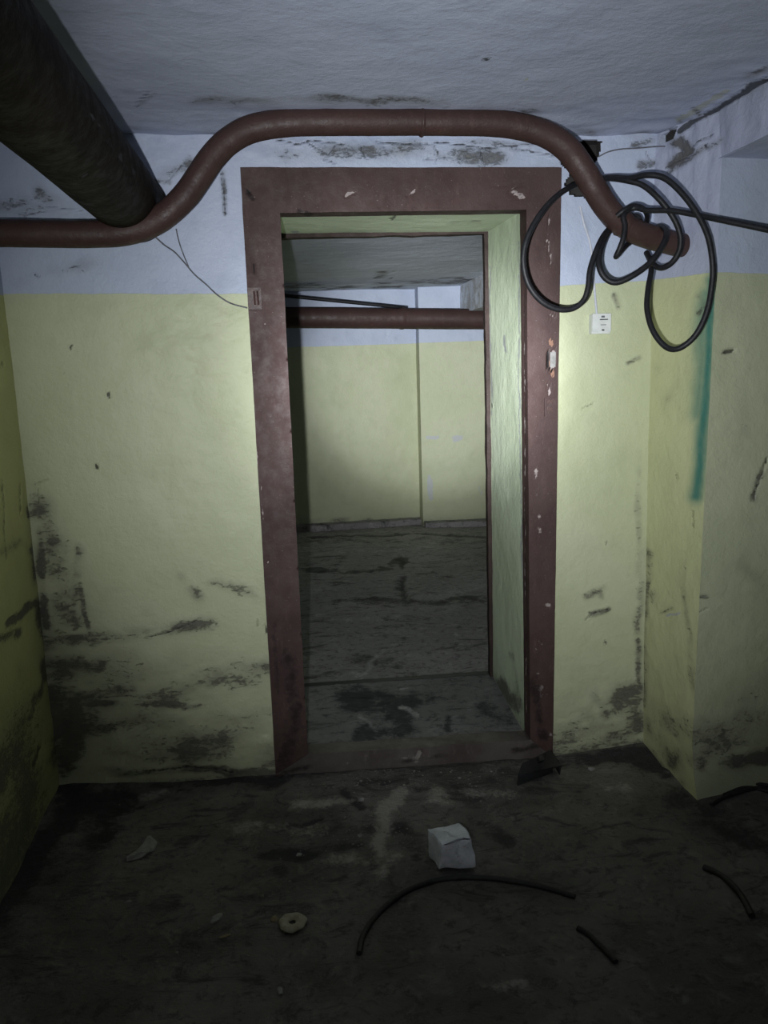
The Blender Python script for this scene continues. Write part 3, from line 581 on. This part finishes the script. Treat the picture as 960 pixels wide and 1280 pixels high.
pbox('putty_patch', 688, 440, 695, 459, FY-.004, FY+.004, m_chip, door, step=.005, disp=.003)['label'] = 'pale putty patch over the old latch hole'
adopt(door)

# ================================================================== THINGS
def base_of(pts): return pts
# heating pipe hopping over the door
PY = 2.42; RP = .0365
pp = [(-120, 291, PY), (-50, 291.5, PY), (0, 291.5, PY), (60, 292.5, PY), (110, 293, PY), (150, 291, PY), (182, 283, PY), (208, 268, PY), (230, 247, PY), (248, 222, PY), (265, 197, PY), (285, 177, PY), (312, 162, PY), (350, 154.5, PY), (400, 152.5, PY), (480, 152.5, PY), (560, 153, PY),
      (615, 154, PY), (650, 158.5, PY), (682, 168, PY), (708, 185, PY), (727, 209, PY), (742, 234, PY), (757, 258, PY+.01), (774, 277, PY+.02), (798, 291, PY+.035), (825, 300, PY+.055), (850, 306, PY+.08), (872, 309, PY+.11)]
ppts = [at(x, y, 1, Y) for x, y, Y in pp]
t = empty('heating_pipe', ppts[15]); tag(t, 'brown painted heating pipe that bends up over the doorway', 'pipe')
tubes('pipe_run', [(ppts, RP)], m_pipe, t, seg=28, disp=.0012, dscale=14, sub=10)
wj = at(527, 153, 1, PY); tubes('weld_seam', [([wj-np.array([.006, 0, 0]), wj-np.array([.002, 0, 0]), wj+np.array([.002, 0, 0]), wj+np.array([.006, 0, 0])], [RP, RP+.003, RP+.003, RP])], m_pipe, t, sub=1, seg=28, disp=.001, dscale=80)
wj2 = [at(775, 277.5, 1, PY+.02), at(782, 282.5, 1, PY+.024)]
tubes('weld_seam', [([wj2[0], wj2[0]*.6+wj2[1]*.4, wj2[1]], [RP, RP+.003, RP])], m_pipe, t, sub=1, seg=28, disp=.001, dscale=80)
adopt(t)

# large pipe along the ceiling on the left, running towards the camera
bc = at(170, 262, 1, D)
rad = .098
t = empty('large_duct_pipe', (bc[0], 1.4, bc[2])); tag(t, 'thick dark brown pipe under the ceiling, running into the wall at left', 'pipe')
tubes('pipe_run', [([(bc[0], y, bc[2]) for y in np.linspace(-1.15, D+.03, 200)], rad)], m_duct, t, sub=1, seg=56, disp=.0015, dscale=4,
      lst=[(2, [(108, 132), (125, 160), (150, 192), (170, 222)], 5, .62), (2, [(154, 242), (156, 244)], 2.5, 1.2), (2, [(112, 215), (104, 222)], 5, .5), (2, [(24, 0), (45, 25)], 4, .5)])  # the long pale stroke is a highlight painted along the right side
tubes('end_collar', [([(bc[0], y, bc[2]) for y in (D-.075, D-.06, D-.02, D+.01)], [rad, rad+.004, rad+.003, rad-.012])], m_duct, t, sub=1, seg=40, disp=.003, dscale=12)
adopt(t)

# cable coil hung on the pipe
CR = .0085
def C(l): return [at(x, y, 1, Y) for x, y, Y in l]
loopA = C([(803, 284, 2.49), (795, 270, 2.49), (770, 280, 2.48), (757, 291, 2.44), (747, 309, 2.40), (738, 336, 2.38), (735, 360, 2.37), (729, 376, 2.37), (715, 386, 2.37), (695, 386, 2.37), (675, 375, 2.37), (660, 354, 2.37), (654, 325, 2.37), (660, 295, 2.37), (678, 264, 2.38), (700, 242, 2.40), (722, 230, 2.45), (745, 224, 2.47), (768, 222, 2.44), (786, 223, 2.38), (808, 219, 2.33), (829, 222, 2.30), (849, 238, 2.27), (870, 265, 2.24), (884, 293, 2.22), (890, 322, 2.21), (890.5, 350, 2.21), (884, 388, 2.21), (870, 418, 2.22), (850, 435, 2.24), (833, 434, 2.27), (817, 415, 2.3), (809, 388, 2.33), (810, 362, 2.36), (814, 338, 2.40), (812, 322, 2.46)])
loopB = C([(745, 225, 2.46), (762, 223, 2.43), (784, 226, 2.38), (804, 232, 2.35), (824, 249, 2.32), (841, 271, 2.31), (850, 293, 2.31), (849, 313, 2.32), (839, 329, 2.34), (826, 335, 2.37), (815, 329, 2.41), (808, 316, 2.46)])
loopC = C([(790, 268, 2.49), (770, 282, 2.48), (759, 292, 2.44), (750, 314, 2.40), (749, 333, 2.37), (757, 348, 2.36), (771, 353, 2.35), (792, 344, 2.34), (813, 328, 2.34), (827, 309, 2.35), (833, 294, 2.37), (831, 286, 2.42), (822, 284, 2.50), (812, 296, 2.52)])
loopD = C([(1060, 310, 1.95), (1010, 299, 2.02), (960, 287.5, 2.10), (905, 276, 2.18), (876, 270, 2.24), (840, 263.5, 2.30), (810, 263, 2.35), (794, 260, 2.38), (783, 264, 2.385), (779, 272, 2.38), (781, 282, 2.375), (779, 298, 2.37), (774, 312, 2.375), (770, 321, 2.39), (776, 314, 2.42), (784, 306, 2.47), (797, 296, 2.50), (806, 283, 2.49), (809, 270, 2.45), (804, 261, 2.41), (792, 257.5, 2.385), (780, 263, 2.38), (771, 270, 2.39)])
t = empty('cable_coil', at(800, 300, 1, 2.4)); tag(t, 'black cable hung in loose loops over the right end of the pipe', 'cable')
tubes('cable_loops', [(loopA, CR), (loopB, CR), (loopC, CR*1.05)], m_cable, t, seg=10)
tubes('cable_tail', [(loopD, CR*.95)], m_cable, t, seg=10)
adopt(t)

# thin wires on the wall
t = tubes('thin_wire', [(C([(194, 296, D-.02), (205, 306, D-.012), (218, 315, D-.012), (231, 329, D-.012), (243, 343, D-.014), (258, 356, D-.012), (272, 369, D-.012), (288, 379, D-.012), (309, 385, D-.018)]), .0022), (C([(220, 286, D-.02), (224, 303, D-.012), (230, 320, D-.012), (236, 334, D-.012)]), .0018)], m_wire, seg=6)
tag(t, 'thin dark wire sagging down the white wall to the left frame board', 'wire')
t = tubes('thin_wire', [(C([(748, 196, D-.012), (760, 190, D-.015), (776, 186.5, D-.02), (800, 185, D-.03), (825, 183, D-.04), (846, 184, D-.06)]), .0022)], m_wire, seg=6)
tag(t, 'short grey wire across the white plaster above the cable loops', 'wire')

# small surface box right of the door
t = empty('junction_box', at(751, 418, 1, D)); tag(t, 'small white switch box on the yellow wall right of the door', 'switch box')
by_ = D-.032
pbox('box_base', 739.5, 392.5, 763, 417.5, by_+.006, D+.003, m_box, t, step=.01, disp=.0005)
pbox('box_cover', 740.5, 391.5, 764, 414.5, by_, by_+.008, m_box, t, step=.01, disp=.0005)
pbox('screw', 752, 394.5, 756, 397, by_-.002, by_+.002, m_wire, t, step=.01, disp=0)
pbox('slot', 750, 398.5, 760, 400, by_-.001, by_+.002, m_dark, t, step=.01, disp=0)
pbox('slot', 751, 405.5, 758, 406.5, by_-.001, by_+.002, m_wire, t, step=.01, disp=0)
pbox('screw', 752.5, 411.5, 755.5, 413.5, by_-.002, by_+.002, m_dark, t, step=.01, disp=0)
tubes('lead_wire', [(C([(725, 258, D-.003), (730, 280, D-.004), (737, 302, D-.004), (741, 330, D-.004), (743, 360, D-.004), (746, 394, D-.01)]), .004)], m_wirew, t, seg=8)
adopt(t)

# far room pipe and cable
a = at(366, 397, 1, 6.6); b = at(610, 399, 1, 6.6); dr = (b-a)/(b[0]-a[0])
t = empty('far_pipe', a); tag(t, 'brown pipe running level across the wall of the far room', 'pipe')
tubes('pipe_run', [([a+dr*s_ for s_ in np.linspace(-1.6-a[0]-.02, 2.42-a[0], 24)], .083)], m_pipe, t, sub=1, seg=24, disp=.003, dscale=8)
fc = at(502, 398, 1, 6.6); tubes('pipe_joint', [([fc-dr*.03, fc-dr*.01, fc+dr*.01, fc+dr*.03], [.083, .088, .088, .083])], m_pipe, t, sub=1, seg=24, disp=.002)
adopt(t)
t = tubes('far_cable', [([at(250, 357, 1, 6.3), at(310, 364, 1, 6.38), at(366, 370.5, 1, 6.45), at(430, 377, 1, 6.5), at(495, 383.5, 1, 6.56), at(508, 384.5, 1, 6.66)], .014)], m_cable, seg=8)
tag(t, 'black cable sloping down onto the far room pipe', 'cable')

# ------------------------------------------------------------------ things on the floor
def floor_z(x, y): return float(fz(np.array([[x, y, 0.]]))[0]+relief_floor(np.array([[x, y, 0.]]), np.zeros((1, 4)))[0])
def onf(px, py, lift=0):
    p = at(px, py, 2, 0); z = floor_z(p[0], p[1]); p = at(px, py, 2, z+lift); return p
# broken white block
h_ = .088
zb_ = onf(565, 1090)[2]
fl_, fr_ = at(546, 1092, 2, zb_), at(597, 1086, 2, zb_)
tfl, tfr = at(550, 1059, 2, zb_+h_*.93), at(595, 1047, 2, zb_+h_)
tbl, tbr = at(531, 1034, 2, zb_+h_*.95), at(577, 1029, 2, zb_+h_*.9)
bl_, br_ = tbl.copy(), tbr.copy(); bl_[2] = br_[2] = zb_; bl_ += np.array([.0, -.012, 0]); br_ += np.array([.012, 0, 0])
t = hexa('stone_block', [fl_, fr_, tfr, tfl, bl_, br_, tbr, tbl], m_stone, step=.007, disp=.022, dscale=9, ang=24, seed=23, rnd=.6)
tag(t, 'pale grey broken block lying on the dirt floor before the threshold', 'stone')
# arc of cable
def cable_floor(name, l, r, label, m=m_cable_d):
    P = [onf(x, y, r*.6) for x, y in l]; o = tubes(name, [(P, r)], m, seg=9); tag(o, label, 'cable'); return o
cable_floor('floor_cable', [(449, 1192), (453, 1172), (466, 1150), (485, 1130), (510, 1113), (540, 1102), (575, 1097), (610, 1097.5), (645, 1102), (680, 1109), (719, 1121)], .0075, 'black cable lying in an arc on the floor in front of the block')
cable_floor('floor_cable', [(722, 1160), (735, 1168), (748, 1180), (760, 1192), (770, 1203)], .0075, 'short black cable end on the floor right of the long arc')
cable_floor('floor_cable', [(880, 1084), (897, 1092), (914, 1105), (928, 1122), (940, 1145)], .0085, 'black cable bit on the floor at the right, beyond the pier')
for i, (l, s_) in enumerate([([(874, 986), (895, 981), (920, 980), (945, 980), (975, 984)], 'uppermost'), ([(889, 1006), (905, 997), (928, 989), (950, 986), (980, 990)], 'lowest'), ([(905, 994), (930, 985), (955, 988), (985, 1000)], 'middle')]):
    o = cable_floor('floor_cable', l, .0065, '%s of the black cables heaped at the foot of the pier' % s_); o['group'] = 'cables at the foot of the pier'
# flattened black plastic housing
t = empty('plastic_housing', onf(672, 978)); tag(t, 'broken black plastic housing leaning at the right foot of the frame', 'plastic housing')
zf = onf(660, 978)[2]
A0, A1, A2, A3 = at(646, 982, 2, zf), at(700, 968, 2, zf), at(700, 957, 2, zf+.035), at(648, 967, 2, zf+.032)
B2, B3 = at(687, 938, 2, zf+.045), at(652, 955, 2, zf+.038)
thk = np.array([0, .008, 0])
def plate(name, q, th):
    q = [np.array(p) for p in q]; n = np.cross(q[1]-q[0], q[3]-q[0]); n = n/np.linalg.norm(n)*th
    return hexa(name, q+[p+n for p in q], m_plast, step=.012, disp=.0012, parent=t)
plate('top_plate', [A3, A2, B2, B3], -.004)
plate('front_lip', [A0, at(690, 966, 2, zf), A2*.8+A3*.2, A3], .004)
plate('side_lip', [A1+np.array([-.004, 0, 0]), A1+np.array([0, .07, 0]), B2, A2], .004)
plate('rib', [at(672, 955, 2, zf+.045), at(678, 953, 2, zf+.045), at(676, 947, 2, zf+.055), at(670, 949, 2, zf+.055)], .02)
adopt(t)
# ring
rc = onf(365, 1153, .008)
bm = bmesh.new(); nr, ns = 28, 10; vs = []
for i in range(nr):
    a = 2*PI*i/nr; k = 1+.07*math.sin(3*a+1)+.04*math.sin(7*a)
    for j in range(ns):
        b_ = 2*PI*j/ns; r_ = .0225+.0135*math.cos(b_); vs.append(bm.verts.new((r_*math.cos(a)*k, r_*math.sin(a)*k, .007*math.sin(b_)+.002*math.sin(2*a))))
for i in range(nr):
    for j in range(ns):
        bm.faces.new([vs[i*ns+j], vs[((i+1) % nr)*ns+j], vs[((i+1) % nr)*ns+(j+1) % ns], vs[i*ns+(j+1) % ns]])
me = bpy.data.meshes.new('ring'); bm.to_mesh(me); bm.free(); setattrs(me, np.zeros((len(me.vertices), 3)), np.zeros((len(me.vertices), 4)), np.zeros(len(me.vertices))); shade(me, 60)
t = put('ring_washer', me, m_ring); t.location = rc; tag(t, 'small pale ring with a dark centre hole on the dark floor', 'ring')

def chip(px, py, wpx, hpx, label, m=m_chip, name='plaster_chip', rot=0, cat='debris', group=None, seed=1, bend=0):
    p = onf(px, py); s_ = np.linalg.norm(p-O)/FPX; a = wpx*s_/2; b_ = max(hpx*s_/2*1.5, .004); h = max(.004, min(a, b_)*.6)
    rnd = random.Random(seed); bm = bmesh.new(); bmesh.ops.create_icosphere(bm, subdivisions=2, radius=1)
    for v in bm.verts:
        k = 1+rnd.uniform(-.16, .16); v.co = Vector((v.co.x*a*k, v.co.y*b_*k+bend*(v.co.x**2)*a, max(-.3, v.co.z)*h*k))
    me = bpy.data.meshes.new(name); bm.to_mesh(me); bm.free()
    setattrs(me, np.zeros((len(me.vertices), 3)), np.zeros((len(me.vertices), 4)), np.zeros(len(me.vertices)))
    o = put(name, me, m); o.location = (p[0], p[1], p[2]+h*.3); o.rotation_euler = (0, 0, rot); tag(o, label, cat, group); return o
chip(183, 1064, 50, 12, 'curved pale shard on the dark floor at the left', rot=1.15, name='curved_shard', seed=2, bend=.5)
chip(271, 1149, 16, 7, 'tiny pale chip left of the ring on the floor', rot=.9, seed=3)
chip(281, 1171, 13, 3, 'sliver of wood lying just left of the ring, nearer the camera', m=m_straw, rot=.2, name='wood_sliver', seed=4)
chip(739, 962, 8, 5, 'bright white crumb on the floor right of the plastic housing', seed=5)
chip(343, 1150, 9, 7, 'brown crumb touching the left side of the ring', m=m_straw, seed=6)
chip(160, 1128, 8, 3, 'faint pale crumb far left on the dark floor', rot=.3, seed=7)
chip(350, 1239, 6, 8, 'small crumb near the bottom of the photo, below the ring', rot=.2, seed=8)
chip(374, 1069, 7, 4, 'light crumb in the dark rut left of the block', seed=9)
chip(452, 1000, 8, 5, 'light crumb at the foot of the threshold, left of its middle', seed=10)
chip(450, 1045, 6, 4, 'light crumb between the threshold and the block, on the left', seed=11)
chip(755, 1126, 5, 3, 'tiny light crumb right of the arc of cable', seed=12)
# scattered grit, too fine to count
bm = bmesh.new(); rg = random.Random(5)
for i in range(420):
    u = rg.random()
    if u < .6: px, py = rg.gauss(480, 60), rg.uniform(972, 1075)
    elif u < .8: px, py = rg.uniform(380, 660), rg.uniform(960, 985)
    else: px, py = rg.uniform(140, 850), rg.uniform(985, 1200)
    p = onf(px, py)
    if p[1] > D-.02 or (525 < px < 605 and 1020 < py < 1098) or (px > 635 and py < 990): continue
    r_ = rg.uniform(.0012, .0042)*(1 if rg.random() < .9 else 1.7)
    res_ = bmesh.ops.create_icosphere(bm, subdivisions=1, radius=r_)
    for v in res_['verts']:
        v.co = Vector((v.co.x*rg.uniform(.8, 1.4), v.co.y*rg.uniform(.8, 1.2), v.co.z*.6))+Vector((p[0], p[1], p[2]+r_*.3))
me = bpy.data.meshes.new('grit'); bm.to_mesh(me); bm.free()
t = put('floor_grit', me, simple('mat_grit', (.12, .115, .10), (.25, .24, .22), 200, .9)); tag(t, 'fine grit and crumbs of plaster strewn over the dirt floor', 'grit'); t['kind'] = 'stuff'
